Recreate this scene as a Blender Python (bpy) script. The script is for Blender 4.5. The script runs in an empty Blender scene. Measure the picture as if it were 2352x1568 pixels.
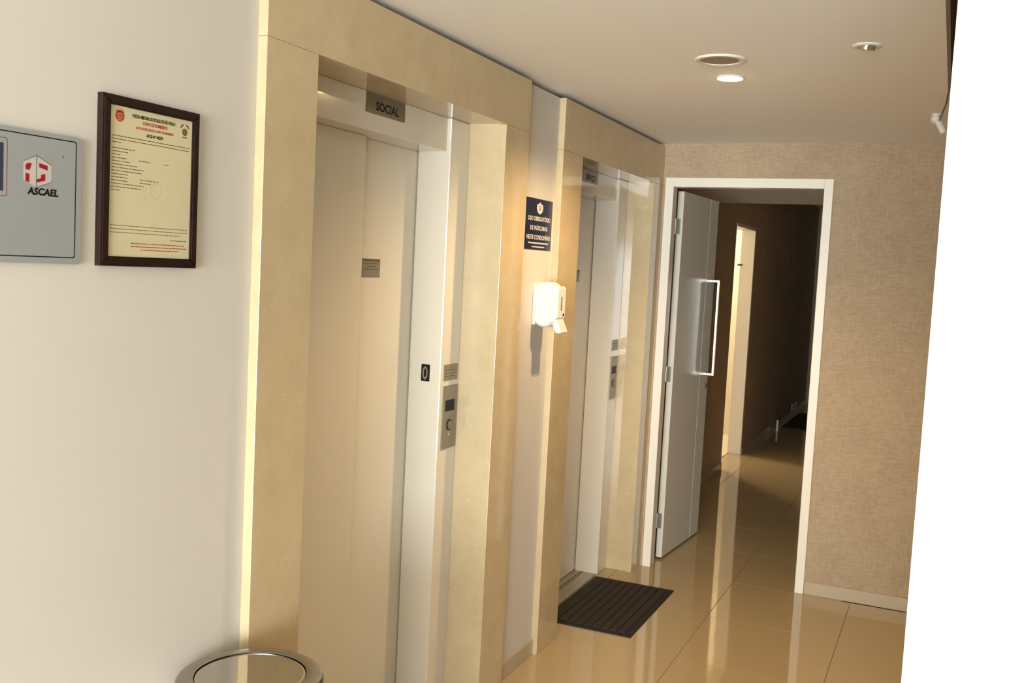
import bpy, bmesh, math, random
from mathutils import Matrix, Vector

random.seed(4)
C = bpy.context.scene.collection
scene = bpy.context.scene

# ------------------------------------------------------------------ camera
YAW, PITCH, ROLL = math.radians(24.0), math.radians(-4.312), math.radians(2.938)
fw = Vector((-math.sin(YAW)*math.cos(PITCH), math.cos(YAW)*math.cos(PITCH), math.sin(PITCH)))
rt0 = Vector((math.cos(YAW), math.sin(YAW), 0))
up0 = rt0.cross(fw)
rt = math.cos(ROLL)*rt0 + math.sin(ROLL)*up0
up = -math.sin(ROLL)*rt0 + math.cos(ROLL)*up0
cd = bpy.data.cameras.new('camera')
cam = bpy.data.objects.new('camera', cd)
C.objects.link(cam)
cam.matrix_world = Matrix(((rt.x, up.x, -fw.x, 0), (rt.y, up.y, -fw.y, 0), (rt.z, up.z, -fw.z, 1.62), (0, 0, 0, 1)))
cd.sensor_fit = 'HORIZONTAL'
cd.sensor_width = 36.0
cd.lens = 2253.87/2352*36.0
cd.clip_start = 0.02
scene.camera = cam

# ------------------------------------------------------------------ world, light, exposure
w = bpy.data.worlds.new('world')
scene.world = w
w.use_nodes = True
w.node_tree.nodes['Background'].inputs[0].default_value = (0.86, 0.93, 1.0, 1)
w.node_tree.nodes['Background'].inputs[1].default_value = 0.6
vs = scene.view_settings
vs.view_transform = 'Standard'
vs.look = 'None'
vs.gamma = 1.0
vs.use_curve_mapping = False
vs.exposure = 1.12


def area(name, loc, rot, sx, sy, power, col, shape='RECTANGLE'):
    l = bpy.data.lights.new(name, 'AREA')
    l.shape = shape
    l.size = sx
    l.size_y = sy
    l.energy = power
    l.color = col
    o = bpy.data.objects.new(name, l)
    o.location = loc
    o.rotation_euler = rot
    C.objects.link(o)
    return o


# daylight entering through the glazed entrance behind the photographer
area('entrance_daylight_offscreen', (0.5, -6.23, 1.11), (math.radians(90), 0, 0), 3.4, 2.0, 430, (0.90, 0.975, 1.0))

# ------------------------------------------------------------------ materials
def new_mat(name):
    m = bpy.data.materials.new(name)
    m.use_nodes = True
    nt = m.node_tree
    return m, nt, nt.nodes['Principled BSDF']


def setp(p, **k):
    for a, v in k.items():
        p.inputs[a.replace('_', ' ')].default_value = v


def plain(name, col, rough=0.5, metal=0.0, noise=0.03, scale=40, bump=0.0, spec=0.5, stretch=None, coat=0.0):
    """plain colour with a light procedural mottling"""
    m, nt, p = new_mat(name)
    setp(p, Roughness=rough, Metallic=metal, Specular_IOR_Level=spec, Coat_Weight=coat)
    tc = nt.nodes.new('ShaderNodeTexCoord')
    mp = nt.nodes.new('ShaderNodeMapping')
    if stretch:
        mp.inputs['Scale'].default_value = stretch
    nz = nt.nodes.new('ShaderNodeTexNoise')
    nz.inputs['Scale'].default_value = scale
    nz.inputs['Detail'].default_value = 3
    rp = nt.nodes.new('ShaderNodeMapRange')
    rp.inputs['To Min'].default_value = 1-noise
    rp.inputs['To Max'].default_value = 1+noise
    mx = nt.nodes.new('ShaderNodeVectorMath')
    mx.operation = 'MULTIPLY'
    mx.inputs[0].default_value = col
    nt.links.new(tc.outputs['Object'], mp.inputs[0])
    nt.links.new(mp.outputs[0], nz.inputs['Vector'])
    nt.links.new(nz.outputs['Fac'], rp.inputs['Value'])
    nt.links.new(rp.outputs[0], mx.inputs[1])
    nt.links.new(mx.outputs[0], p.inputs['Base Color'])
    if bump:
        b = nt.nodes.new('ShaderNodeBump')
        b.inputs['Strength'].default_value = bump
        b.inputs['Distance'].default_value = 0.002
        nt.links.new(nz.outputs['Fac'], b.inputs['Height'])
        nt.links.new(b.outputs[0], p.inputs['Normal'])
    return m


def marble():
    m, nt, p = new_mat('cream_marble')
    setp(p, Roughness=0.06, Specular_IOR_Level=0.55)
    g = nt.nodes.new('ShaderNodeNewGeometry')
    n1 = nt.nodes.new('ShaderNodeTexNoise')
    n1.inputs['Scale'].default_value = 9
    n1.inputs['Detail'].default_value = 6
    n1.inputs['Roughness'].default_value = 0.65
    r1 = nt.nodes.new('ShaderNodeValToRGB')
    r1.color_ramp.elements[0].position = 0.3
    r1.color_ramp.elements[0].color = (0.51, 0.40, 0.24, 1)
    r1.color_ramp.elements[1].position = 0.72
    r1.color_ramp.elements[1].color = (0.58, 0.465, 0.29, 1)
    vo = nt.nodes.new('ShaderNodeTexVoronoi')
    vo.inputs['Scale'].default_value = 42
    vo.inputs['Randomness'].default_value = 1
    r2 = nt.nodes.new('ShaderNodeMapRange')
    r2.inputs['From Min'].default_value = 0.10
    r2.inputs['From Max'].default_value = 0.22
    r2.inputs['To Min'].default_value = 0.35
    r2.inputs['To Max'].default_value = 0.0
    n2 = nt.nodes.new('ShaderNodeTexNoise')
    n2.inputs['Scale'].default_value = 24
    r3 = nt.nodes.new('ShaderNodeMapRange')
    r3.inputs['From Min'].default_value = 0.52
    r3.inputs['From Max'].default_value = 0.66
    mu = nt.nodes.new('ShaderNodeMath')
    mu.operation = 'MULTIPLY'
    mx = nt.nodes.new('ShaderNodeMix')
    mx.data_type = 'RGBA'
    mx.inputs[7].default_value = (0.84, 0.71, 0.50, 1)
    L = nt.links
    for n in (n1, vo, n2):
        L.new(g.outputs['Position'], n.inputs['Vector'])
    L.new(n1.outputs['Fac'], r1.inputs[0])
    L.new(vo.outputs['Distance'], r2.inputs['Value'])
    L.new(n2.outputs['Fac'], r3.inputs['Value'])
    L.new(r2.outputs[0], mu.inputs[0])
    L.new(r3.outputs[0], mu.inputs[1])
    L.new(mu.outputs[0], mx.inputs[0])
    L.new(r1.outputs[0], mx.inputs[6])
    L.new(mx.outputs[2], p.inputs['Base Color'])
    return m


def wallpaper(name, ca, cb, pitch=0.0042, bump=0.35, hx=0.16, blotch=0.3):
    """woven grass-cloth wallpaper: broken horizontal threads over fine vertical ones"""
    m, nt, p = new_mat(name)
    setp(p, Roughness=0.72, Specular_IOR_Level=0.25)
    L = nt.links
    g = nt.nodes.new('ShaderNodeNewGeometry')
    mh = nt.nodes.new('ShaderNodeMapping')
    mh.inputs['Scale'].default_value = (hx/pitch, hx/pitch, 1.0/pitch)
    nh = nt.nodes.new('ShaderNodeTexNoise')
    nh.inputs['Scale'].default_value = 0.55
    nh.inputs['Detail'].default_value = 2
    mv = nt.nodes.new('ShaderNodeMapping')
    mv.inputs['Scale'].default_value = (0.9/pitch, 0.9/pitch, 0.10/pitch)
    nv = nt.nodes.new('ShaderNodeTexNoise')
    nv.inputs['Scale'].default_value = 0.5
    nv.inputs['Detail'].default_value = 2
    nb = nt.nodes.new('ShaderNodeTexNoise')
    nb.inputs['Scale'].default_value = 5
    ad = nt.nodes.new('ShaderNodeMath')
    ad.operation = 'MULTIPLY_ADD'
    ad.inputs[1].default_value = 0.6
    a2 = nt.nodes.new('ShaderNodeMath')
    a2.operation = 'MULTIPLY_ADD'
    a2.inputs[1].default_value = 0.4
    a3 = nt.nodes.new('ShaderNodeMath')
    a3.operation = 'MULTIPLY_ADD'
    a3.inputs[1].default_value = blotch
    a3.inputs[2].default_value = -blotch/2
    rr = nt.nodes.new('ShaderNodeValToRGB')
    rr.color_ramp.elements[0].position = 0.36
    rr.color_ramp.elements[0].color = (*ca, 1)
    rr.color_ramp.elements[1].position = 0.62
    rr.color_ramp.elements[1].color = (*cb, 1)
    L.new(g.outputs['Position'], mh.inputs[0])
    L.new(g.outputs['Position'], mv.inputs[0])
    L.new(g.outputs['Position'], nb.inputs['Vector'])
    L.new(mh.outputs[0], nh.inputs['Vector'])
    L.new(mv.outputs[0], nv.inputs['Vector'])
    L.new(nb.outputs['Fac'], a3.inputs[0])
    L.new(nv.outputs['Fac'], a2.inputs[0])
    L.new(a3.outputs[0], a2.inputs[2])
    L.new(nh.outputs['Fac'], ad.inputs[0])
    L.new(a2.outputs[0], ad.inputs[2])
    L.new(ad.outputs[0], rr.inputs[0])
    L.new(rr.outputs[0], p.inputs['Base Color'])
    b = nt.nodes.new('ShaderNodeBump')
    b.inputs['Strength'].default_value = bump
    b.inputs['Distance'].default_value = 0.0015
    L.new(ad.outputs[0], b.inputs['Height'])
    L.new(b.outputs[0], p.inputs['Normal'])
    return m


def dash_paper(name, base, dash, px=0.015, pz=0.0072):
    """pale wallpaper embossed with staggered rows of short horizontal dashes (wall facing -y)"""
    m, nt, p = new_mat(name)
    setp(p, Roughness=0.7, Specular_IOR_Level=0.2)
    L = nt.links
    g = nt.nodes.new('ShaderNodeNewGeometry')
    mp = nt.nodes.new('ShaderNodeMapping')
    mp.inputs['Scale'].default_value = (1/px, 0.0, 1/pz)
    vo = nt.nodes.new('ShaderNodeTexVoronoi')
    vo.inputs['Scale'].default_value = 1.0
    vo.inputs['Randomness'].default_value = 0.62
    r1 = nt.nodes.new('ShaderNodeMapRange')
    r1.inputs['From Min'].default_value = 0.12
    r1.inputs['From Max'].default_value = 0.34
    nz = nt.nodes.new('ShaderNodeTexNoise')
    nz.inputs['Scale'].default_value = 90
    r2 = nt.nodes.new('ShaderNodeMapRange')
    r2.inputs['From Min'].default_value = 0.40
    r2.inputs['From Max'].default_value = 0.75
    r2.inputs['To Max'].default_value = 0.6
    mxm = nt.nodes.new('ShaderNodeMath')
    mxm.operation = 'MAXIMUM'
    mx = nt.nodes.new('ShaderNodeMix')
    mx.data_type = 'RGBA'
    mx.inputs[6].default_value = (*dash, 1)
    mx.inputs[7].default_value = (*base, 1)
    b = nt.nodes.new('ShaderNodeBump')
    b.inputs['Strength'].default_value = 0.35
    b.inputs['Distance'].default_value = 0.0012
    L.new(g.outputs['Position'], mp.inputs[0])
    L.new(g.outputs['Position'], nz.inputs['Vector'])
    L.new(mp.outputs[0], vo.inputs['Vector'])
    L.new(vo.outputs['Distance'], r1.inputs['Value'])
    L.new(nz.outputs['Fac'], r2.inputs['Value'])
    L.new(r1.outputs[0], mxm.inputs[0])
    L.new(r2.outputs[0], mxm.inputs[1])
    L.new(mxm.outputs[0], mx.inputs[0])
    L.new(mx.outputs[2], p.inputs['Base Color'])
    L.new(mxm.outputs[0], b.inputs['Height'])
    L.new(b.outputs[0], p.inputs['Normal'])
    return m


def emit(name, col, s):
    m, nt, p = new_mat(name)
    setp(p, Base_Color=(*col, 1), Emission_Color=(*col, 1), Emission_Strength=s)
    return m


M = dict(
    marble=marble(),
    plaster=plain('white_plaster', (0.60, 0.565, 0.515), 0.55, noise=0.012, scale=6, spec=0.3),
    ceil=plain('ceiling_paint', (0.92, 0.90, 0.86), 0.75, noise=0.012, scale=4, spec=0.2),
    paper=wallpaper('beige_wallpaper', (0.375, 0.28, 0.18), (0.465, 0.355, 0.235), pitch=0.0028),
    paper_white=dash_paper('pale_wallpaper', (0.47, 0.45, 0.43), (0.38, 0.36, 0.345), px=0.0115, pz=0.0054),
    tile=plain('polished_porcelain', (0.49, 0.375, 0.215), 0.045, noise=0.03, scale=5, spec=0.6),
    grout=plain('grout', (0.32, 0.24, 0.15), 0.9),
    skirt=plain('porcelain_skirting', (0.46, 0.38, 0.27), 0.15, noise=0.02),
    lacquer=plain('white_lacquered_steel', (0.70, 0.655, 0.56), 0.16, noise=0.008, scale=3, coat=0.3),
    leaf=plain('white_door_laminate', (0.68, 0.64, 0.54), 0.42, noise=0.01, scale=8),
    panel=plain('white_lift_panel', (0.72, 0.67, 0.57), 0.30, noise=0.008, scale=3),
    frame_white=plain('white_door_frame', (0.82, 0.76, 0.65), 0.35, noise=0.01),
    steel=plain('brushed_steel', (0.25, 0.22, 0.165), 0.38, metal=0.6, noise=0.10, scale=60, stretch=(1, 14, 1)),
    lid=plain('satin_steel', (0.36, 0.33, 0.29), 0.20, metal=1.0, noise=0.03, scale=20),
    flap=plain('mirror_steel', (0.50, 0.47, 0.43), 0.06, metal=1.0, noise=0.01, scale=20),
    alu=plain('anodised_aluminium', (0.33, 0.35, 0.355), 0.42, metal=0.2, noise=0.03, scale=60, stretch=(14, 1, 1)),
    sill=plain('sill_aluminium', (0.42, 0.39, 0.33), 0.35, metal=0.7, noise=0.06, scale=80),
    chrome=plain('polished_steel', (0.74, 0.72, 0.69), 0.07, metal=1.0, noise=0.02, scale=20),
    black=plain('black_plastic', (0.006, 0.0055, 0.005), 0.5, spec=0.2),
    rubber=plain('black_rubber', (0.010, 0.009, 0.008), 0.7),
    rib=plain('brown_ribbed_carpet', (0.030, 0.021, 0.015), 0.95, noise=0.35, scale=240, bump=0.8),
    gap=plain('dark_metal_profile', (0.05, 0.04, 0.03), 0.6),
    trough=plain('dark_grey_trough', (0.22, 0.185, 0.145), 0.7),
    wood=plain('dark_wood_frame', (0.019, 0.009, 0.0065), 0.38, spec=0.3, noise=0.35, scale=22, stretch=(1, 8, 1)),
    paper_doc=plain('cream_paper', (0.58, 0.52, 0.33), 0.55, noise=0.02, scale=12),
    ink=plain('grey_ink', (0.12, 0.095, 0.05), 0.7),
    ink_dark=plain('black_ink', (0.010, 0.009, 0.007), 0.7, spec=0.15),
    ink_red=plain('red_ink', (0.36, 0.050, 0.030), 0.6),
    ink_faint=plain('faint_red_ink', (0.46, 0.24, 0.13), 0.6),
    ink_ghost=plain('ghost_print', (0.555, 0.49, 0.305), 0.6),
    red=plain('sign_red', (0.27, 0.012, 0.015), 0.5, spec=0.2),
    pink=plain('sign_pale_pink', (0.48, 0.43, 0.42), 0.4),
    slate=plain('sign_slate_blue', (0.035, 0.042, 0.07), 0.5, spec=0.2),
    navy=plain('sign_navy', (0.008, 0.012, 0.045), 0.35),
    navy_ink=plain('sign_white_print', (0.62, 0.58, 0.52), 0.5),
    dispenser=plain('white_abs_plastic', (0.74, 0.72, 0.68), 0.30, noise=0.008),
    lamp_on=emit('lit_lamp', (1.0, 0.74, 0.36), 26),
    white_trim=plain('white_fitting', (0.80, 0.76, 0.68), 0.35, noise=0.01),
    mesh=plain('grille_cloth', (0.34, 0.28, 0.19), 0.8, noise=0.15, scale=300),
    glass=plain('lens_glass', (0.45, 0.40, 0.31), 0.05, metal=0.7),
    warm_wall=plain('side_room_paint', (0.74, 0.69, 0.60), 0.7),
)

# ------------------------------------------------------------------ builders
def add_box(bm, x0, x1, y0, y1, z0, z1, bev=0.0, seg=1):
    t = bmesh.new()
    vs_ = [t.verts.new((x, y, z)) for x in (x0, x1) for y in (y0, y1) for z in (z0, z1)]
    for f in ((0, 1, 3, 2), (4, 6, 7, 5), (0, 4, 5, 1), (2, 3, 7, 6), (0, 2, 6, 4), (1, 5, 7, 3)):
        t.faces.new([vs_[i] for i in f])
    bmesh.ops.recalc_face_normals(t, faces=t.faces)
    if bev:
        bmesh.ops.bevel(t, geom=list(t.edges), offset=bev, segments=seg, affect='EDGES', profile=0.5)
    merge(bm, t)


def merge(bm, t):
    me = bpy.data.meshes.new('t')
    t.to_mesh(me)
    t.free()
    bm.from_mesh(me)
    bpy.data.meshes.remove(me)


def add_lathe(bm, prof, n=48, cx=0, cy=0, close=True):
    """profile of (r, z) turned about z"""
    rings = []
    for r, z in prof:
        if r < 1e-6:
            rings.append([bm.verts.new((cx, cy, z))])
        else:
            rings.append([bm.verts.new((cx+r*math.cos(2*math.pi*i/n), cy+r*math.sin(2*math.pi*i/n), z)) for i in range(n)])
    for a, b in zip(rings, rings[1:]):
        for i in range(n):
            j = (i+1) % n
            q = [a[0 if len(a) == 1 else i], b[0 if len(b) == 1 else i], b[0 if len(b) == 1 else j], a[0 if len(a) == 1 else j]]
            u = []
            for v in q:
                if v not in u:
                    u.append(v)
            if len(u) > 2:
                bm.faces.new(u)


def add_prism(bm, pts, z0, z1):
    a = [bm.verts.new((x, y, z0)) for x, y in pts]
    b = [bm.verts.new((x, y, z1)) for x, y in pts]
    n = len(pts)
    bm.faces.new(a[::-1])
    bm.faces.new(b)
    for i in range(n):
        j = (i+1) % n
        bm.faces.new((a[i], a[j], b[j], b[i]))


def add_tube(bm, path, r, n=10):
    path = [Vector(p) for p in path]
    rings = []
    for i, p in enumerate(path):
        d = (path[min(i+1, len(path)-1)]-path[max(i-1, 0)]).normalized()
        a = Vector((0, 0, 1)) if abs(d.z) < 0.9 else Vector((1, 0, 0))
        u = d.cross(a).normalized()
        v = d.cross(u)
        rr = r[i] if isinstance(r, (list, tuple)) else r
        rings.append([bm.verts.new(p+rr*(math.cos(2*math.pi*k/n)*u+math.sin(2*math.pi*k/n)*v)) for k in range(n)])
    for a, b in zip(rings, rings[1:]):
        for k in range(n):
            bm.faces.new((a[k], a[(k+1) % n], b[(k+1) % n], b[k]))
    bm.faces.new(rings[0][::-1])
    bm.faces.new(rings[-1])


def rrect(x0, x1, y0, y1, r, n=5):
    pts = []
    for cx, cy, a0 in ((x1-r, y1-r, 0), (x0+r, y1-r, 90), (x0+r, y0+r, 180), (x1-r, y0+r, 270)):
        for i in range(n+1):
            a = math.radians(a0+90*i/n)
            pts.append((cx+r*math.cos(a), cy+r*math.sin(a)))
    return pts


def add_ring(bm, outer, inner, z0, z1):
    """band between two outlines with the same number of points"""
    n = len(outer)
    o0 = [bm.verts.new((x, y, z0)) for x, y in outer]
    o1 = [bm.verts.new((x, y, z1)) for x, y in outer]
    i0 = [bm.verts.new((x, y, z0)) for x, y in inner]
    i1 = [bm.verts.new((x, y, z1)) for x, y in inner]
    for k in range(n):
        j = (k+1) % n
        bm.faces.new((o0[k], o0[j], o1[j], o1[k]))
        bm.faces.new((i0[j], i0[k], i1[k], i1[j]))
        bm.faces.new((o1[k], o1[j], i1[j], i1[k]))
        bm.faces.new((o0[j], o0[k], i0[k], i0[j]))


def obj(name, bm, mat, parent=None, smooth=False, label=None):
    me = bpy.data.meshes.new(name)
    bmesh.ops.recalc_face_normals(bm, faces=bm.faces)
    bm.to_mesh(me)
    bm.free()
    me.materials.append(mat)
    if smooth:
        for f in me.polygons:
            f.use_smooth = True
        me.set_sharp_from_angle(angle=math.radians(40))
    o = bpy.data.objects.new(name, me)
    C.objects.link(o)
    if parent:
        o.parent = parent
    if label:
        o['label'] = label
    return o


def boxobj(name, b, mat, parent=None, bev=0.0, seg=1, label=None):
    bm = bmesh.new()
    add_box(bm, *b, bev=bev, seg=seg)
    return obj(name, bm, mat, parent, label=label)


def tag(o, label, cat, group=None):
    o['label'] = label
    o['category'] = cat
    if group:
        o['group'] = group
    return o


def struct(o, label=None):
    o['kind'] = 'structure'
    if label:
        o['label'] = label
    return o


def thing(name, label, cat, mat=None, loc=(0, 0, 0), group=None):
    o = bpy.data.objects.new(name, None)
    o.empty_display_size = 0.05
    C.objects.link(o)
    if mat is not None:
        o.matrix_world = Matrix.Translation(loc) @ mat
    else:
        o.location = loc
    return tag(o, label, cat, group)


# local frames: X right, Y up, Z out of the surface
FACE_X = Matrix(((0, 0, 1, 0), (1, 0, 0, 0), (0, 1, 0, 0), (0, 0, 0, 1)))      # surface facing +x
FACE_NY = Matrix(((1, 0, 0, 0), (0, 0, -1, 0), (0, 1, 0, 0), (0, 0, 0, 1)))    # surface facing -y


def text(name, body, mat, parent, x, y, w=None, h=0.02, z=0.0, weight=0.0, align='CENTER', depth=0.0004, shear=0.0, label=None):
    """flat lettering: cap height h, stretched to width w, baseline at y"""
    cu = bpy.data.curves.new('t', 'FONT')
    cu.body = body
    cu.size = 1.0
    cu.offset = weight
    cu.extrude = 0.02
    cu.shear = shear
    cu.resolution_u = 3
    t = bpy.data.objects.new('t', cu)
    C.objects.link(t)
    dg = bpy.context.evaluated_depsgraph_get()
    me = bpy.data.meshes.new_from_object(t.evaluated_get(dg))
    bpy.data.objects.remove(t)
    bpy.data.curves.remove(cu)
    xs = [v.co.x for v in me.vertices]
    x0, x1 = min(xs), max(xs)
    sy = h/0.70
    sx = (w/(x1-x0)) if w else sy
    ww = (x1-x0)*sx
    ox = x-ww/2 if align == 'CENTER' else x
    for v in me.vertices:
        v.co = Vector(((v.co.x-x0)*sx+ox, v.co.y*sy+y, z+(v.co.z+0.02)/0.04*depth))
    me.materials.clear()
    me.materials.append(mat)
    o = bpy.data.objects.new(name, me)
    C.objects.link(o)
    o.parent = parent
    if label:
        o['label'] = label
    return o


def printed_line(bm, x0, x1, y, h, z, seed):
    """a line of print too small to read: word-length dashes"""
    rnd = random.Random(seed)
    x = x0
    while x < x1-0.0008:
        wl = min(rnd.uniform(0.003, 0.012), x1-x)
        add_box(bm, x, x+wl, y, y+h, z, z+0.0002)
        x += wl+rnd.uniform(0.0008, 0.0016)


# ------------------------------------------------------------------ setting
XM, XW = -1.480, -1.507          # marble face, plaster face of the lift wall
YE = 5.238                       # end wall face
ZC = 2.330                       # ceiling
YN = 1.50                        # face of the near right-hand wall
XN = -0.025

# floor: a screed slab with every porcelain tile a piece of its own
fl = boxobj('floor', (-2.3, 2.6, -6.3, 14.2, -0.10, -0.004), M['grout'])
struct(fl, 'polished cream porcelain tile floor')
tx0, ty0, ts = -0.357, 4.617, 0.6
tile_me = {}
for i in range(-3, 5):
    for j in range(-18, 16):
        a0, a1 = tx0+i*ts, tx0+(i+1)*ts
        b0, b1 = ty0+j*ts, ty0+(j+1)*ts
        if b0 < YE-0.03:
            a0, a1 = max(a0, -1.63), min(a1, 2.45)
            b0, b1 = max(b0, -6.1), b1
        else:
            a0, a1 = max(a0, -1.79), min(a1, -0.40)
            b1 = min(b1, 13.6)
        if a1-a0 < 0.03 or b1-b0 < 0.03:
            continue
        key = (round(a1-a0, 4), round(b1-b0, 4))
        if key not in tile_me:
            bm = bmesh.new()
            g = 0.0011
            add_box(bm, g, key[0]-g, g, key[1]-g, -0.008, 0.0, bev=0.0006)
            t = obj('tile', bm, M['tile'], fl)
            tile_me[key] = t.data
        else:
            t = bpy.data.objects.new('tile', tile_me[key])
            C.objects.link(t)
            t.parent = fl
        t.location = (a0, b0, 0)

# lift wall
bm = bmesh.new()
add_box(bm, -1.75, XW, -6.3, 1.857, 0, 2.312)
struct(obj('wall_left', bm, M['plaster']), 'cream-white plaster wall beside the lifts')
struct(boxobj('wall_between', (-1.604, XW, 3.387, 3.742, 0, 2.312), M['plaster']), 'narrow plaster wall between the two lifts')
struct(boxobj('wall_shaft_light_block', (-2.05, -1.93, 1.2, 5.6, -0.05, 2.6), M['gap']), 'unseen dark backing wall added behind the lift doors to stop light')  # unseen backing added in the shaft to stop light behind the doors
# shadow gap under the ceiling
bm = bmesh.new()
add_box(bm, -1.64, -1.605, -6.3, 1.857, 2.312, ZC+0.004)
add_box(bm, -1.64, -1.605, 1.857, YE, 2.16, ZC+0.004)
struct(obj('trim_1', bm, M['plaster']), 'recessed gap between lift wall and ceiling')

# ceiling with the dark trough cut into it
bm = bmesh.new()
for b in ((-2.05, -0.062, -6.3, 5.40), (0.10, 2.6, -6.3, 5.40), (-0.062, 0.10, 3.90, 5.40), (-0.062, 0.10, -6.3, 1.62)):
    add_box(bm, *b, ZC, ZC+0.03)
struct(obj('ceiling', bm, M['ceil']), 'flat cream plaster ceiling')
bm = bmesh.new()
add_box(bm, -0.072, -0.0615, 1.62, 3.90, ZC-0.004, 2.50)
add_box(bm, 0.0995, 0.11, 1.62, 3.90, ZC, 2.50)
add_box(bm, -0.072, 0.11, 1.62, 3.91, 2.50, 2.52)
add_box(bm, -0.072, 0.11, 1.61, 1.6205, ZC, 2.50)
add_box(bm, -0.072, 0.11, 3.8995, 3.91, ZC, 2.50)
tr = tag(obj('ceiling_trough', bm, M['trough']), 'dark recessed trough running along the ceiling beside the pale wall', 'ceiling trough')
bm = bmesh.new()
add_box(bm, -0.0615, 0.0995, 3.70, 3.8995, ZC-0.012, ZC+0.02, bev=0.002)
obj('end_cap', bm, M['black'], tr, label='black end cap')

# end wall round the corridor door
bm = bmesh.new()
add_box(bm, -0.600, 1.75, YE, 5.40, 0, ZC+0.02)
add_box(bm, -1.63, -0.600, YE, 5.40, 2.140, ZC+0.02)
add_box(bm, -1.63, -1.452, YE, 5.40, 0, 2.140)
struct(obj('wall_end', bm, M['paper']), 'beige woven wallpaper wall with the corridor door')
struct(boxobj('baseboard_end', (-0.590, 1.62, YE-0.010, YE+0.002, 0, 0.068), M['skirt'], bev=0.0015), 'cream porcelain skirting under the beige wallpaper')
struct(boxobj('baseboard_left', (XW-0.002, XW+0.009, 3.375, 3.745, 0, 0.066), M['skirt'], bev=0.0015), 'cream skirting between the two lifts')
struct(boxobj('wall_right', (XN, 2.6, YN, YN+0.12, 0, ZC), M['paper_white']), 'pale woven wallpaper wall, close by and brightly lit')
struct(boxobj('wall_hall_right', (1.62, 1.75, YN+0.12, YE, 0, ZC), M['paper']), 'beige wallpaper side wall of the lift hall')
struct(boxobj('wall_lobby_right', (2.45, 2.6, -6.3, YN, 0, ZC), M['plaster']), 'cream plaster side wall of the lobby')

# glazed entrance behind the photographer
bm = bmesh.new()
add_box(bm, -1.6, -1.25, -6.25, -6.10, 0, ZC)
add_box(bm, 2.25, 2.5, -6.25, -6.10, 0, ZC)
add_box(bm, -1.25, 2.25, -6.25, -6.10, 2.18, ZC)
struct(obj('wall_back', bm, M['plaster']), 'plaster wall round the glazed entrance')
wn = bpy.data.objects.new('window_1', None)
C.objects.link(wn)
struct(wn, 'glazed entrance with aluminium posts')
for x in (-1.25, -0.10, 1.08, 2.21):
    boxobj('mullion', (x, x+0.04, -6.20, -6.14, 0, 2.18), M['alu'], wn)
for z in (0.0, 2.14):
    boxobj('rail', (-1.25, 2.25, -6.20, -6.14, z, z+0.04), M['alu'], wn)

# corridor behind the end door
bm = bmesh.new()
XC = -1.685
add_box(bm, XC-0.118, XC, 5.40, 8.27, 0, 2.62)
add_box(bm, XC-0.118, XC, 9.13, 13.6, 0, 2.62)
add_box(bm, XC-0.118, XC, 8.27, 9.13, 2.085, 2.62)
struct(obj('wall_corridor_left', bm, M['paper']), 'dim wallpaper wall of the corridor')
struct(boxobj('wall_corridor_right', (-0.47, -0.36, 5.40, 13.6, 0, 2.62), M['paper']), 'dim wallpaper wall on the far side of the corridor')
struct(boxobj('wall_corridor_end', (-2.0, -0.36, 13.5, 13.65, 0, 2.62), M['paper']), 'dark end wall of the corridor')
bm = bmesh.new()
add_box(bm, -1.9, -0.36, 5.40, 7.50, 2.19, 2.66)
add_box(bm, -1.9, -0.36, 7.50, 13.65, 2.60, 2.66)
struct(obj('ceiling_corridor', bm, M['ceil']), 'stepped ceiling of the corridor')
bm = bmesh.new()
add_box(bm, XC-0.001, XC+0.009, 5.42, 8.27, 0, 0.066)
add_box(bm, XC-0.001, XC+0.009, 9.15, 13.5, 0, 0.066)
struct(obj('baseboard_corridor', bm, M['skirt']), 'porcelain skirting along the corridor wall')

# lit room seen through the corridor doorway
bm = bmesh.new()
add_box(bm, -3.3, XC-0.118, 8.0, 8.06, 0, 2.5)
add_box(bm, -3.3, XC-0.118, 10.2, 10.26, 0, 2.5)
add_box(bm, -3.3, -3.24, 8.0, 10.26, 0, 2.5)
add_box(bm, -3.3, XC-0.118, 8.0, 10.26, 2.5, 2.56)
add_box(bm, -3.3, XC-0.118, 8.0, 10.26, -0.06, -0.001)
struct(obj('wall_side_room', bm, M['warm_wall']), 'warm lit room beyond the corridor doorway')
pl = bpy.data.lights.new('side_room_lamp_offscreen', 'POINT')
pl.energy = 30
pl.color = (1.0, 0.84, 0.56)
pl.shadow_soft_size = 0.12
po = bpy.data.objects.new('side_room_lamp_offscreen', pl)
po.location = (-2.45, 9.25, 2.38)
C.objects.link(po)
d2 = bpy.data.objects.new('door_2', None)
C.objects.link(d2)
struct(d2, 'white frame of the doorway half-way down the corridor')
boxobj('jamb', (XC-0.118, XC+0.006, 9.095, 9.135, 0, 2.085), M['frame_white'], d2, bev=0.002)
boxobj('jamb', (XC-0.118, XC-0.001, 8.262, 8.285, 0, 2.085), M['frame_white'], d2, bev=0.002)
boxobj('head', (XC-0.118, XC+0.006, 8.27, 9.135, 2.060, 2.088), M['frame_white'], d2, bev=0.002)
bm = bmesh.new()
add_tube(bm, ((XC-0.135, 9.085, 1.75), (XC-0.10, 9.085, 1.75), (XC-0.10, 9.10, 1.75)), 0.009)
obj('latch', bm, M['gap'], d2, label='small dark latch')

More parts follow.
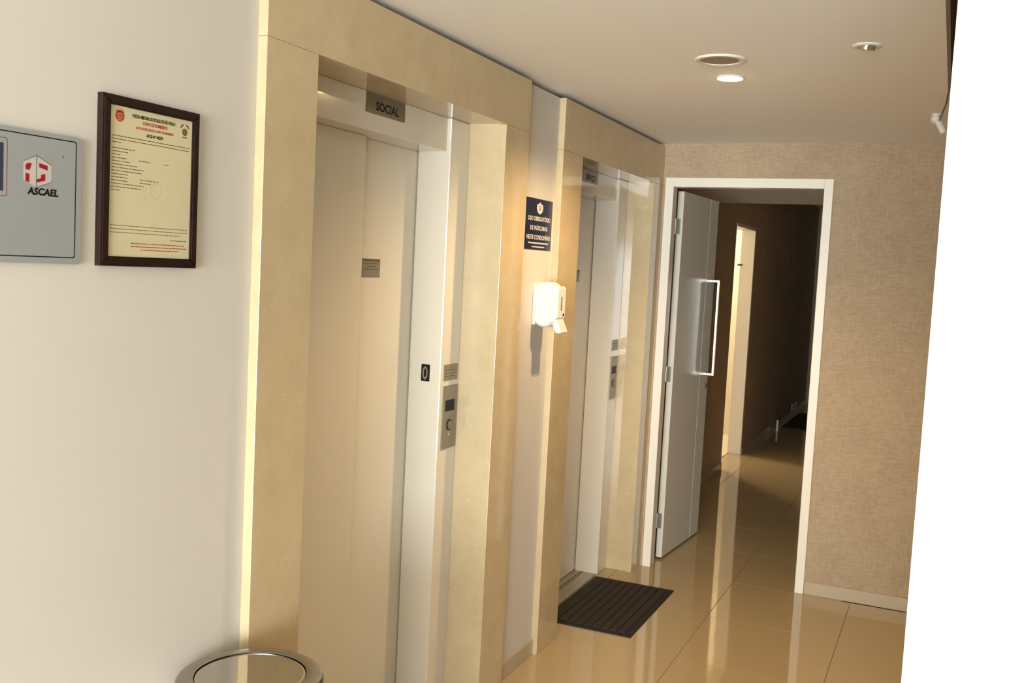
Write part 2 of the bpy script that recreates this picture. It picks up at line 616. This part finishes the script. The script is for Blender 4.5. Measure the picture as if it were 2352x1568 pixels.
# end door
d1 = bpy.data.objects.new('door_1', None)
C.objects.link(d1)
struct(d1, 'white corridor door standing open in its white frame')
bm = bmesh.new()
add_box(bm, -1.465, -1.418, YE-0.014, 5.305, 0, 2.148, bev=0.002)
add_box(bm, -1.465, -1.452, 5.30, 5.415, 0, 2.148)
obj('jamb', bm, M['frame_white'], d1)
boxobj('jamb', (-0.637, -0.592, YE-0.014, 5.415, 0, 2.148), M['frame_white'], d1, bev=0.002)
bm = bmesh.new()
add_box(bm, -1.419, -0.636, YE-0.014, 5.305, 2.098, 2.148, bev=0.002)
add_box(bm, -1.453, -0.636, 5.30, 5.415, 2.108, 2.148)
obj('head', bm, M['frame_white'], d1)
leaf = bpy.data.objects.new('leaf', None)
C.objects.link(leaf)
leaf.parent = d1
leaf.matrix_world = Matrix.Translation((-1.402, 5.400, 0)) @ Matrix.Rotation(math.radians(-3.6), 4, 'Z')
# the leaf runs along local +y from its hinge edge, its face looks to local +x
boxobj('panel', (-0.036, 0.0, 0.0, 0.515, 0.012, 2.090), M['leaf'], leaf, bev=0.0015)
boxobj('panel', (-0.036, 0.0, 0.5185, 0.690, 0.012, 2.090), M['leaf'], leaf, bev=0.0015)
boxobj('core', (-0.034, -0.003, 0.5, 0.53, 0.014, 2.088), M['leaf'], leaf)
for z in (0.180, 1.022, 1.852):
    bm = bmesh.new()
    add_box(bm, -0.036, -0.012, -0.0025, 0.001, z, z+0.086)
    add_tube(bm, ((-0.040, -0.004, z), (-0.040, -0.004, z+0.086)), 0.006)
    obj('hinge', bm, M['sill'], leaf, label='steel hinge')
bm = bmesh.new()
add_box(bm, 0.052, 0.066, 0.585, 0.603, 1.020, 1.606, bev=0.001)
add_box(bm, -0.001, 0.066, 0.587, 0.601, 1.592, 1.606, bev=0.001)
add_box(bm, -0.001, 0.066, 0.587, 0.601, 1.020, 1.034, bev=0.001)
obj('handle', bm, M['chrome'], leaf, label='long square steel pull handle')
bm = bmesh.new()
add_tube(bm, ((-0.001, 0.63, 0.95), (0.010, 0.63, 0.95)), 0.014, 20)
obj('lock', bm, M['steel'], leaf, label='round lock cylinder')

# ------------------------------------------------------------------ lifts
def lift(y0, yo0, yo1, y1, ztop, pd0, pd1, zh, suffix, split):
    """marble surround y0..y1 with opening yo0..yo1; door opening pd0..pd1 up to zh"""
    s = thing('lift_entrance', 'white two-panel sliding lift door in a glossy cream marble surround, ' + suffix, 'lift', loc=(XM, y0, 0), group='lift entrances')
    def sb(n, b, bev=0.0035, label=None):
        return boxobj(n, (b[0]-XM, b[1]-XM, b[2]-y0, b[3]-y0, b[4], b[5]), M['marble'], s, bev=bev, seg=2, label=label)
    sb('pillar_slab', (XM-0.0275, XM, y0, yo0, 0, ztop-0.0002), 0.0012)
    sb('pillar_slab', (XM-0.0275, XM, yo1, y1, 0, ztop-0.0002), 0.0012)
    sb('header_slab', (XM-0.0275, XM, y0, y1, ztop+0.0002, 2.312), 0.0012)
    sb('reveal_slab', (-1.632, XM-0.012, yo0-0.022, yo0-0.002, 0, ztop+0.02), 0.001)
    sb('reveal_slab', (-1.632, XM-0.012, yo1+0.002, yo1+0.022, 0, ztop+0.02), 0.001)
    sb('soffit_slab', (-1.642, XM-0.012, yo0-0.002, yo1+0.002, ztop+0.002, ztop+0.022), 0.001)
    def db(n, b, mat='lacquer', bev=0.002, label=None):
        return boxobj(n, (b[0]-XM, b[1]-XM, b[2]-y0, b[3]-y0, b[4], b[5]), M[mat], s, bev=bev, seg=2, label=label)
    db('post', (-1.754, -1.625, yo0-0.002, pd0, 0, ztop+0.002), bev=0.004)
    db('post', (-1.754, -1.625, pd1, yo1+0.002, 0, ztop+0.002), bev=0.004)
    db('header', (-1.800, -1.641, pd0-0.001, pd1+0.001, zh, ztop+0.002), bev=0.002)
    db('door_panel', (-1.752, -1.724, pd0-0.06, split, 0.006, zh+0.0), 'panel', bev=0.003)
    db('door_panel', (-1.788, -1.757, split-0.03, pd1+0.05, 0.006, zh+0.0), 'panel', bev=0.002)
    for a, b in ((-1.815, -1.7185), (-1.7135, -1.7065), (-1.7015, -1.630)):
        db('sill', (a, b, pd0-0.002, pd1+0.002, -0.004, 0.0035), 'sill', bev=0.0006, label='grey metal sill strip')
    return s


lift(1.857, 2.058, 3.183, 3.387, 2.122, 2.190, 3.045, 2.010, 'beside the framed certificate', 2.665)
lift(3.742, 3.970, 5.068, YE, 2.105, 4.100, 4.930, 1.995, 'next to the corridor door', 4.62)


def lift_sign(body, yc, ztop, label, mat='steel'):
    s = thing('lift_sign', label, 'sign', FACE_X, (-1.641, yc, ztop-0.060), group='lift name signs')
    bm = bmesh.new()
    add_prism(bm, rrect(-0.113, 0.113, 0.0, 0.0595, 0.003), -0.001, 0.003)
    obj('plate', bm, M[mat], s)
    text('lettering', body, M['ink_dark'], s, 0.010, 0.012, 0.135, 0.026, 0.0029, weight=0.018)
    return s


lift_sign('SOCIAL', 2.635, 2.122, 'brushed steel sign reading SOCIAL above the lift door')
lift_sign('SERVIÇO', 4.505, 2.105, 'brushed steel name sign above the lift door next to the corridor')


def call_panel(yc, zb, label):
    s = thing('call_panel', label, 'call panel', FACE_X, (-1.625, yc, zb), group='lift call panels')
    bm = bmesh.new()
    add_prism(bm, rrect(-0.052, 0.052, 0, 0.228, 0.002), -0.0001, 0.004)
    obj('plate', bm, M['steel'], s)
    bm = bmesh.new()
    add_box(bm, -0.034, 0.034, 0.136, 0.176, 0.003, 0.0048)
    obj('display', bm, M['black'], s, label='small black display')
    bm = bmesh.new()
    add_lathe(bm, ((0, 0.009), (0.012, 0.009), (0.015, 0.0075), (0.015, 0.003)), 24)
    b = obj('button', bm, M['steel'], s, smooth=True)
    b.location = (0.0, 0.085, 0)
    bm = bmesh.new()
    add_lathe(bm, ((0.017, 0.003), (0.017, 0.0058), (0.020, 0.0058), (0.020, 0.003)), 24)
    b = obj('button_ring', bm, M['black'], s)
    b.location = (0.0, 0.085, 0)
    bm = bmesh.new()
    add_prism(bm, ((-0.007, 0.047), (0.007, 0.047), (0, 0.060)), 0.003, 0.0046)
    obj('arrow', bm, M['navy_ink'], s)
    return s


def notice(yc, zb, label):
    s = thing('notice_plate', label, 'notice plate', FACE_X, (-1.625, yc, zb), group='small notices above the call panels')
    bm = bmesh.new()
    add_prism(bm, rrect(-0.052, 0.052, 0, 0.058, 0.002), -0.001, 0.002)
    obj('plate', bm, M['steel'], s)
    bm = bmesh.new()
    for k, (a, b) in enumerate(((-0.045, 0.045), (-0.045, 0.04), (-0.045, 0.03))):
        printed_line(bm, a, b, 0.036-k*0.011, 0.003, 0.0019, k)
    add_box(bm, -0.05, 0.05, 0.0455, 0.0465, 0.0019, 0.0022)
    obj('print', bm, M['ink'], s)['kind'] = 'stuff'
    return s


call_panel(3.120, 0.958, 'brushed steel call panel with black display beside the lift marked 0')
notice(3.120, 1.205, 'small grey notice above the call panel of the lift marked 0')
call_panel(4.999, 0.946, 'brushed steel call panel with black display beside the lift near the corridor')
notice(4.999, 1.206, 'small grey notice above the call panel of the lift near the corridor')


def door_plate(yc, zb, label):
    s = thing('door_plate', label, 'notice plate', FACE_X, (-1.757, yc, zb), group='etched plates on the lift doors')
    bm = bmesh.new()
    add_prism(bm, rrect(-0.054, 0.054, 0, 0.061, 0.001), -0.001, 0.0015)
    obj('plate', bm, M['steel'], s)
    bm = bmesh.new()
    for k, (a, b) in enumerate(((-0.045, 0.035), (-0.025, 0.025), (-0.045, 0.045))):
        printed_line(bm, a, b, 0.044-k*0.0095, 0.0035, 0.0014, k+9)
    add_box(bm, -0.052, 0.052, 0.0525, 0.060, 0.0014, 0.0017)
    obj('print', bm, M['ink'], s)['kind'] = 'stuff'
    return s


door_plate(2.772, 1.5635, 'small etched metal plate on the lift door beside the certificate')
door_plate(4.698, 1.5635, 'small etched metal plate on the lift door near the corridor')

# floor number on the white post
s = thing('floor_number', 'black floor tag with silver figure 0 on the white lift post', 'sign', FACE_NY, (-1.685, 3.045, 1.202))
bm = bmesh.new()
add_box(bm, -0.0165, 0.0165, 0, 0.060, -0.001, 0.004, bev=0.001)
obj('plate', bm, M['black'], s)
text('figure', '0', M['steel'], s, 0, 0.007, 0.021, 0.046, 0.0038, weight=0.012)

# ------------------------------------------------------------------ wall signs
# framed certificate
yc0, yc1, zc0, zc1 = 1.396, 1.656, 1.583, 1.911
s = thing('framed_certificate', 'cream fire-brigade certificate in a dark brown wooden frame on the white wall', 'framed certificate', FACE_X, (XW, yc0, zc0))
W_, H_ = yc1-yc0, zc1-zc0
fwid = 0.019
for n, pts in (('frame_side', ((0, 0), (fwid, fwid), (fwid, H_-fwid), (0, H_))), ('frame_side', ((W_, 0), (W_, H_), (W_-fwid, H_-fwid), (W_-fwid, fwid))),
               ('frame_rail', ((0, H_), (fwid, H_-fwid), (W_-fwid, H_-fwid), (W_, H_))), ('frame_rail', ((0, 0), (W_, 0), (W_-fwid, fwid), (fwid, fwid)))):
    bm = bmesh.new()
    add_prism(bm, pts, -0.001, 0.018)
    bmesh.ops.bevel(bm, geom=[e for e in bm.edges if e.verts[0].co.z > 0.01 and e.verts[1].co.z > 0.01], offset=0.003, segments=2, affect='EDGES')
    obj(n, bm, M['wood'], s)
doc = boxobj('document', (fwid-0.002, W_-fwid+0.002, fwid-0.002, H_-fwid+0.002, 0.0, 0.012), M['paper_doc'], s)
zt = 0.0119
dx0, dx1, dy1 = fwid+0.006, W_-fwid-0.006, H_-fwid
text('print', 'POLÍCIA MILITAR DO ESTADO DE SÃO PAULO', M['ink_dark'], doc, W_/2+0.004, dy1-0.0165, 0.116, 0.0064, zt, weight=0.03)
text('print', 'CORPO DE BOMBEIROS', M['ink_red'], doc, W_/2+0.006, dy1-0.0275, 0.068, 0.0064, zt, weight=0.03)
text('print', 'AUTO DE VISTORIA DO CORPO DE BOMBEIROS', M['ink_red'], doc, W_/2+0.006, dy1-0.0375, 0.102, 0.0046, zt, weight=0.03)
text('print', 'AVCB Nº 442274', M['ink_dark'], doc, W_/2+0.006, dy1-0.0500, 0.046, 0.0060, zt, weight=0.03)
bm = bmesh.new()
yy = dy1-0.058
for k, (a, b) in enumerate(((0.004, 1), (0, 1), (0, 0.11))):
    printed_line(bm, dx0+a*(dx1-dx0), dx0+b*(dx1-dx0), yy-k*0.0062, 0.0017, zt, k)
yy -= 0.0235
for k, b in enumerate((0.28, 0.20, 0.11, 0.18, 0.22, 0.32, 0.40, 0.37, 0.20, 0.20, 0.20, 0.40, 0.37, 0.11)):
    printed_line(bm, dx0, dx0+b*(dx1-dx0), yy-k*0.0062, 0.0017, zt, k+20)
for x, k, l in ((0.33, 3, 0.14), (0.66, 3, 0.06), (0.35, 9, 0.24), (0.35, 10, 0.22)):
    printed_line(bm, dx0+x*(dx1-dx0), dx0+(x+l)*(dx1-dx0), yy-k*0.0062, 0.0017, zt, k+60)
for k, b in enumerate((1, 1, 0.9)):
    printed_line(bm, dx0, dx0+b*(dx1-dx0), fwid+0.060-k*0.0068, 0.0013, zt, k+80)
printed_line(bm, dx0+0.76*(dx1-dx0), dx1, fwid+0.036, 0.0015, zt, 99)
obj('small_print', bm, M['ink'], doc)['kind'] = 'stuff'
bm = bmesh.new()
for k, (a, b) in enumerate(((0.25, 0.97), (0.25, 0.99), (0.38, 0.88))):
    printed_line(bm, dx0+a*(dx1-dx0), dx0+b*(dx1-dx0), fwid+0.026-k*0.0062, 0.0018, zt, k+110)
obj('red_print', bm, M['ink_red'], doc)['kind'] = 'stuff'


def disc(bm, cx, cy, r0, r1, z0, z1, n=28, sy=1.0):
    o = [(cx+r1*math.cos(2*math.pi*k/n), cy+sy*r1*math.sin(2*math.pi*k/n)) for k in range(n)]
    if r0 <= 0:
        add_prism(bm, o, z0, z1)
    else:
        add_ring(bm, o, [(cx+r0*math.cos(2*math.pi*k/n), cy+sy*r0*math.sin(2*math.pi*k/n)) for k in range(n)], z0, z1)


bm = bmesh.new()
disc(bm, fwid+0.025, dy1-0.0185, 0.0, 0.0115, zt, zt+0.0002)
em = obj('crest', bm, M['ink_red'], doc, label='round red crest')
bm = bmesh.new()
disc(bm, fwid+0.025, dy1-0.0185, 0.0035, 0.0055, zt+0.0002, zt+0.0004)
add_box(bm, fwid+0.019, fwid+0.031, dy1-0.0275, dy1-0.0255, zt+0.0002, zt+0.0004)
add_ring(bm, [(fwid+0.025+0.0145*math.cos(a), dy1-0.0185+0.0145*math.sin(a)) for a in [math.radians(35+110*k/12) for k in range(13)]],
         [(fwid+0.025+0.0128*math.cos(a), dy1-0.0185+0.0128*math.sin(a)) for a in [math.radians(35+110*k/12) for k in range(13)]], zt, zt+0.0002)
obj('crest_detail', bm, M['ink_faint'], em)
bm = bmesh.new()
cx, cy = W_-fwid-0.021, dy1-0.022
disc(bm, cx, cy-0.003, 0.0035, 0.0078, zt, zt+0.0002)
for a0 in (25, 110):
    pts = [math.radians(a0+50*k/8) for k in range(9)]
    o = [(cx+0.0145*math.cos(a), cy+0.0145*math.sin(a)) for a in pts]
    i_ = [(cx+0.0108*math.cos(a), cy+0.0108*math.sin(a)) for a in pts]
    add_prism(bm, o+i_[::-1], zt, zt+0.0002)
add_prism(bm, ((cx-0.008, cy-0.013), (cx+0.008, cy-0.013), (cx+0.006, cy-0.0155), (cx-0.006, cy-0.0155)), zt, zt+0.0002)
em = obj('crest', bm, M['ink'], doc, label='grey crest with red centre')
bm = bmesh.new()
disc(bm, cx, cy-0.003, 0.0, 0.0034, zt, zt+0.0003)
obj('crest_centre', bm, M['ink_red'], em)
bm = bmesh.new()
disc(bm, W_/2+0.01, H_*0.47, 0.034, 0.0352, zt, zt+0.0003, 40)
disc(bm, W_/2+0.01, H_*0.47, 0.012, 0.0175, zt, zt+0.0003, 40)
obj('watermark_seal', bm, M['ink_ghost'], doc)['kind'] = 'stuff'

# grey company plate
py0, py1, pz0, pz1 = 0.880, 1.352, 1.584, 1.817
s = thing('company_plate', 'grey aluminium wall plate with black border and red ASCAEL logo', 'sign', FACE_X, (XW, py1, pz0))
PH = pz1-pz0
bm = bmesh.new()
add_prism(bm, rrect(py0-py1, 0, 0, PH, 0.006), -0.001, 0.011)
obj('plate', bm, M['alu'], s)
zp = 0.0109
b0, b1 = py0-py1+0.012, -0.0125
bm = bmesh.new()
add_ring(bm, rrect(b0, b1, 0.011, PH-0.0075, 0.005), rrect(b0+0.002, b1-0.002, 0.013, PH-0.0095, 0.004), zp, zp+0.0003)
obj('border_line', bm, M['ink_dark'], s, label='thin black border line')
bm = bmesh.new()
add_ring(bm, rrect(-0.40, -0.158, PH-0.120, PH-0.020, 0.005), rrect(-0.399, -0.159, PH-0.119, PH-0.021, 0.0045), zp, zp+0.0003)
obj('red_outline', bm, M['red'], s, label='thin red rounded outline')
bm = bmesh.new()
add_prism(bm, rrect(-0.393, -0.1655, PH-0.111, PH-0.029, 0.001), zp, zp+0.0003)
obj('blue_field', bm, M['slate'], s, label='slate blue panel')
text('lettering', 'ASCAEL', M['ink_dark'], s, -0.0845, PH-0.1115, 0.066, 0.0118, zp, weight=0.042, shear=0.12)
# building-shaped logo of the letters A and S
lx, lz = -0.1255, PH-0.097            # lower left of the logo
def lg(pts, mat, name, dz=0.0003):
    bm = bmesh.new()
    add_prism(bm, [(lx+a, lz+b) for a, b in pts], zp, zp+dz)
    return obj(name, bm, M[mat], s)
lg(((0, 0.010), (0.026, -0.002), (0.026, 0.054), (0, 0.042)), 'pink', 'logo_face')
lg(((0.0265, -0.002), (0.058, 0.010), (0.058, 0.040), (0.0265, 0.054)), 'pink', 'logo_face')
lg(((0.004, 0.008), (0.0118, 0.0055), (0.0118, 0.0205), (0.004, 0.0215)), 'red', 'logo_mark', 0.0005)
lg(((0.004, 0.0275), (0.0125, 0.0275), (0.0165, 0.0395), (0.009, 0.0395), (0.004, 0.036)), 'red', 'logo_mark', 0.0005)
lg(((0.027, 0.007), (0.045, 0.0115), (0.045, 0.024), (0.036, 0.021), (0.036, 0.0155), (0.027, 0.012)), 'red', 'logo_mark', 0.0005)
lg(((0.032, 0.034), (0.050, 0.030), (0.050, 0.0385), (0.032, 0.0415)), 'red', 'logo_mark', 0.0005)
bm = bmesh.new()
add_box(bm, lx+0.0256, lx+0.0268, lz-0.003, lz+0.055, zp, zp+0.0006)
for a, b in (((0, 0.042), (0.026, 0.054)), ((0.026, 0.054), (0.058, 0.040)), ((0.026, -0.002), (0.058, 0.010))):
    add_prism(bm, ((lx+a[0], lz+a[1]-0.0004), (lx+b[0], lz+b[1]-0.0004), (lx+b[0], lz+b[1]+0.0005), (lx+a[0], lz+a[1]+0.0005)), zp, zp+0.0006)
obj('logo_lines', bm, M['ink'], s)
text('registered_mark', '®', M['ink'], s, lx+0.083, lz+0.056, None, 0.004, zp)

# navy notice between the lifts
s = thing('mask_notice', 'navy blue notice with white lettering on the wall between the two lifts', 'sign', FACE_X, (XW, 3.583, 1.694))
bm = bmesh.new()
add_box(bm, -0.131, 0.131, 0, 0.198, -0.001, 0.003, bev=0.0005)
obj('board', bm, M['navy'], s)
for body, y, w_, h_ in (('USO OBRIGATÓRIO', 0.1125, 0.225, 0.0165), ('DE MÁSCARAS', 0.0765, 0.175, 0.0165), ('NESTE CONDOMÍNIO', 0.0400, 0.240, 0.0165)):
    text('lettering', body, M['navy_ink'], s, 0, y, w_, h_, 0.0029, weight=0.02)
bm = bmesh.new()
printed_line(bm, -0.10, 0.10, 0.0225, 0.006, 0.0029, 5)
printed_line(bm, -0.065, 0.065, 0.0085, 0.005, 0.0029, 6)
obj('small_print', bm, M['navy_ink'], s)['kind'] = 'stuff'
bm = bmesh.new()
add_prism(bm, ((0, 0.186), (0.014, 0.178), (0.030, 0.176), (0.032, 0.160), (0.022, 0.146), (0, 0.138), (-0.022, 0.146), (-0.032, 0.160), (-0.030, 0.176), (-0.014, 0.178)), 0.0029, 0.0034)
em = obj('emblem', bm, M['navy_ink'], s, label='pale face emblem')
bm = bmesh.new()
add_prism(bm, ((-0.012, 0.170), (0.012, 0.170), (0.012, 0.1675), (-0.012, 0.1675)), 0.0033, 0.0037)
add_prism(bm, ((-0.003, 0.164), (0.003, 0.164), (0.003, 0.153), (-0.003, 0.153)), 0.0033, 0.0037)
obj('emblem_mark', bm, M['slate'], em)

# soap dispenser: deep rounded housing seen from its side
DY0, DY1, DZ = 3.560, 3.668, 1.385
s = thing('soap_dispenser', 'white wall-mounted gel dispenser with push lever under the navy notice', 'soap dispenser', loc=(XW, (DY0+DY1)/2, DZ))
hw = (DY1-DY0)/2
def pill(x0, x1, z0, z1, n=10):
    pts = []
    rx = (x1-x0)/2
    for cz, a0, rz in ((z1-0.042, 0, 0.042), (z0+0.034, 180, 0.034)):
        for i in range(n+1):
            a = math.radians(a0+180*i/n)
            pts.append(((x0+x1)/2+rx*math.cos(a), cz+rz*math.sin(a)))
    return pts
bm = bmesh.new()
p_ = pill(0.006, 0.092, 0.006, 0.186)
rings = []
for y, k in ((-hw, 0.80), (-hw+0.006, 0.93), (-hw+0.016, 1.0), (hw-0.016, 1.0), (hw-0.006, 0.93), (hw, 0.80)):
    rings.append([bm.verts.new((0.049+(x-0.049)*k, y, 0.096+(z-0.096)*(k*0.5+0.5))) for x, z in p_])
for a, b in zip(rings, rings[1:]):
    for i in range(len(a)):
        bm.faces.new((a[i], a[(i+1) % len(a)], b[(i+1) % len(a)], b[i]))
bm.faces.new(rings[0])
bm.faces.new(rings[-1][::-1])
obj('housing', bm, M['dispenser'], s, smooth=True)
boxobj('back_plate', (-0.001, 0.014, -hw+0.004, hw-0.004, 0.014, 0.178), M['dispenser'], s, bev=0.004, seg=2)
fr = boxobj('front_cover', (0.080, 0.103, -hw+0.012, hw-0.004, 0.040, 0.170), M['dispenser'], s, bev=0.009, seg=3)
boxobj('level_slot', (0.1025, 0.1036, -0.004, 0.006, 0.075, 0.130), M['ink'], fr)
bm = bmesh.new()
add_tube(bm, ((0.101, 0.024, 0.058), (0.1045, 0.024, 0.058)), 0.006, 16)
obj('button', bm, M['black'], s, label='small black dot')
bm = bmesh.new()
add_prism(bm, ((0.072, 0.046), (0.096, 0.048), (0.122, -0.012), (0.098, -0.014)), -hw+0.018, hw-0.014)
for v in bm.verts:
    v.co = Vector((v.co.x, v.co.z, v.co.y))
bmesh.ops.bevel(bm, geom=list(bm.edges), offset=0.003, segments=2, affect='EDGES')
obj('push_lever', bm, M['dispenser'], s)

# ------------------------------------------------------------------ floor mat
mx0, mx1, my0, my1 = -1.622, -1.192, 4.140, 4.890
s = thing('door_mat', 'dark brown ribbed entrance mat with black rubber border by the lift', 'door mat', loc=(mx0, my0, 0))
MW, ML = mx1-mx0, my1-my0
bm = bmesh.new()
add_box(bm, 0, MW, 0, ML, 0, 0.005, bev=0.002)
obj('border', bm, M['rubber'], s)
nr = 9
bw = 0.030
for k in range(nr):
    pw = (MW-2*bw)/nr
    boxobj('rib', (bw+k*pw+0.002, bw+(k+1)*pw-0.004, bw, ML-bw, 0.003, 0.0105), M['rib'], s, bev=0.002)

# ------------------------------------------------------------------ chrome bin
s = thing('waste_bin', 'round polished steel waste bin with swing lid by the marble pillar', 'waste bin', loc=(-1.330, 1.680, 0))
BR, BZ = 0.158, 0.712
bm = bmesh.new()
add_lathe(bm, ((0, 0), (BR-0.006, 0), (BR-0.004, 0.006), (BR-0.004, BZ-0.03), (BR-0.012, BZ-0.03), (BR-0.012, 0.02), (0, 0.02)), 72)
obj('body', bm, M['chrome'], s, smooth=True)
bm = bmesh.new()
add_lathe(bm, ((BR-0.003, 0.0), (BR, 0.001), (BR, 0.016), (BR-0.003, 0.018)), 72)
obj('base_ring', bm, M['rubber'], s, smooth=True)
bm = bmesh.new()
prof = [(BR-0.014, BZ-0.050), (BR-0.002, BZ-0.046), (BR, BZ-0.040), (BR, BZ-0.026)]
prof += [(BR-0.009+0.009*math.cos(math.radians(a)), BZ-0.016+0.011*math.sin(math.radians(a))) for a in range(0, 76, 15)]
prof += [(BR-0.016, BZ-0.0035), (BR-0.026, BZ-0.002), (BR-0.0365, BZ-0.0015), (BR-0.0385, BZ-0.003), (BR-0.0385, BZ-0.030)]
add_lathe(bm, prof, 96)
obj('lid_ring', bm, M['lid'], s, smooth=True)
bm = bmesh.new()
add_lathe(bm, ((BR-0.014, BZ-0.030), (0, BZ-0.030), (0, BZ-0.028), (BR-0.014, BZ-0.028)), 64)
obj('lid_well', bm, M['black'], s)
bm = bmesh.new()
fr_ = BR-0.0405
add_lathe(bm, [(fr_*0.985*k/12, BZ-0.0065+0.0022*(k/12)**2) for k in range(13)]+[(fr_, BZ-0.0052), (fr_, BZ-0.014), (0, BZ-0.014)], 96)
fo = obj('swing_flap', bm, M['flap'], s, smooth=True)

# ------------------------------------------------------------------ ceiling fittings
def ring_fit(name, label, cat, x, y, r_out, r_in, mat_in, drop=0.006, rec=0.003):
    s = thing(name, label, cat, loc=(x, y, ZC))
    bm = bmesh.new()
    add_lathe(bm, ((r_out, 0.001), (r_out, -0.002), (r_out-0.004, -drop), (r_in+0.002, -drop), (r_in, -drop+0.001), (r_in, 0.001)), 64)
    obj('rim', bm, M['white_trim'], s, smooth=True)
    bm = bmesh.new()
    add_lathe(bm, ((0, -rec), (r_in+0.001, -rec), (r_in+0.001, 0.0005), (0, 0.0005)), 64)
    obj('grille' if mat_in == 'mesh' else 'lens', bm, M[mat_in], s)
    return s


ring_fit('ceiling_speaker', 'round white ceiling speaker with beige grille beside the lit downlight', 'speaker', -0.750, 3.240, 0.083, 0.062, 'mesh')
dl = ring_fit('downlight', 'small round downlight glowing warm on the ceiling', 'downlight', -0.779, 3.532, 0.050, 0.043, 'lamp_on', drop=0.005, rec=0.006)
sp = bpy.data.lights.new('downlight_beam', 'SPOT')
sp.energy = 42
sp.color = (1.0, 0.70, 0.37)
sp.spot_size = math.radians(150)
sp.spot_blend = 0.6
sp.shadow_soft_size = 0.04
so = bpy.data.objects.new('downlight_beam', sp)
so.location = (-0.779, 3.532, ZC-0.02)
C.objects.link(so)

s = thing('spotlight', 'small unlit recessed spotlight with tilted lamp on the ceiling', 'spotlight', loc=(-0.289, 3.131, ZC))
bm = bmesh.new()
add_lathe(bm, ((0.043, 0.001), (0.043, -0.002), (0.039, -0.005), (0.028, -0.005), (0.026, -0.003), (0.026, 0.001)), 48)
obj('rim', bm, M['white_trim'], s, smooth=True)
bm = bmesh.new()
add_lathe(bm, ((0, -0.004), (0.012, -0.0055), (0.020, -0.009), (0.0235, -0.012), (0.025, -0.011), (0.025, 0.004), (0, 0.004)), 32)
lo = obj('lamp', bm, M['glass'], s, smooth=True)
lo.rotation_euler = (math.radians(12), math.radians(10), 0)

# ceiling camera near the end of the trough
s = thing('ceiling_camera', 'small white ceiling camera on a ball joint with thin cable', 'camera', loc=(-0.118, 4.40, ZC))
bm = bmesh.new()
add_lathe(bm, ((0, -0.006), (0.018, -0.006), (0.020, 0.0), (0.020, 0.001), (0, 0.001)), 28)
obj('base', bm, M['white_trim'], s, smooth=True)
bm = bmesh.new()
bmesh.ops.create_uvsphere(bm, u_segments=20, v_segments=12, radius=0.019)
for v in bm.verts:
    v.co += Vector((-0.002, -0.004, -0.020))
obj('ball_joint', bm, M['white_trim'], s, smooth=True)
bm = bmesh.new()
add_tube(bm, ((0.002, -0.006, -0.024), (0.016, -0.014, -0.045), (0.030, -0.022, -0.074), (0.033, -0.024, -0.080)), [0.012, 0.013, 0.013, 0.009], 16)
obj('barrel', bm, M['white_trim'], s, smooth=True)
bm = bmesh.new()
add_tube(bm, ((0.010, 0.0, -0.030), (0.022, -0.10, -0.020), (0.040, -0.30, -0.004), (0.046, -0.49, -0.004)), 0.0025, 8)
obj('cable', bm, M['ink'], s, smooth=True)

# ------------------------------------------------------------------ far corridor items
s = thing('corridor_mat', 'plain black mat at the far end of the dark corridor', 'door mat', loc=(-1.62, 11.1, 0))
boxobj('pad', (0, 0.55, 0, 1.35, 0, 0.012), M['rubber'], s, bev=0.003)
s = thing('door_stop', 'short pale post standing by the corridor wall near the black mat', 'door stop', loc=(-1.63, 10.86, 0))
bm = bmesh.new()
add_lathe(bm, ((0, 0), (0.016, 0), (0.016, 0.008), (0.011, 0.014), (0.011, 0.10), (0.013, 0.104), (0.013, 0.115), (0, 0.118)), 20)
obj('post', bm, M['white_trim'], s, smooth=True)
s = thing('wall_fitting', 'small shiny metal fitting low on the corridor wall above the black mat', 'fitting', FACE_X, (XC, 12.45, 0.03))
boxobj('housing', (-0.22, 0.22, 0.0, 0.11, -0.001, 0.012), M['alu'], s, bev=0.004)
boxobj('cover', (-0.15, 0.12, 0.015, 0.045, 0.011, 0.016), M['chrome'], s, bev=0.002)
boxobj('cover', (-0.15, 0.12, 0.065, 0.095, 0.011, 0.016), M['chrome'], s, bev=0.002)
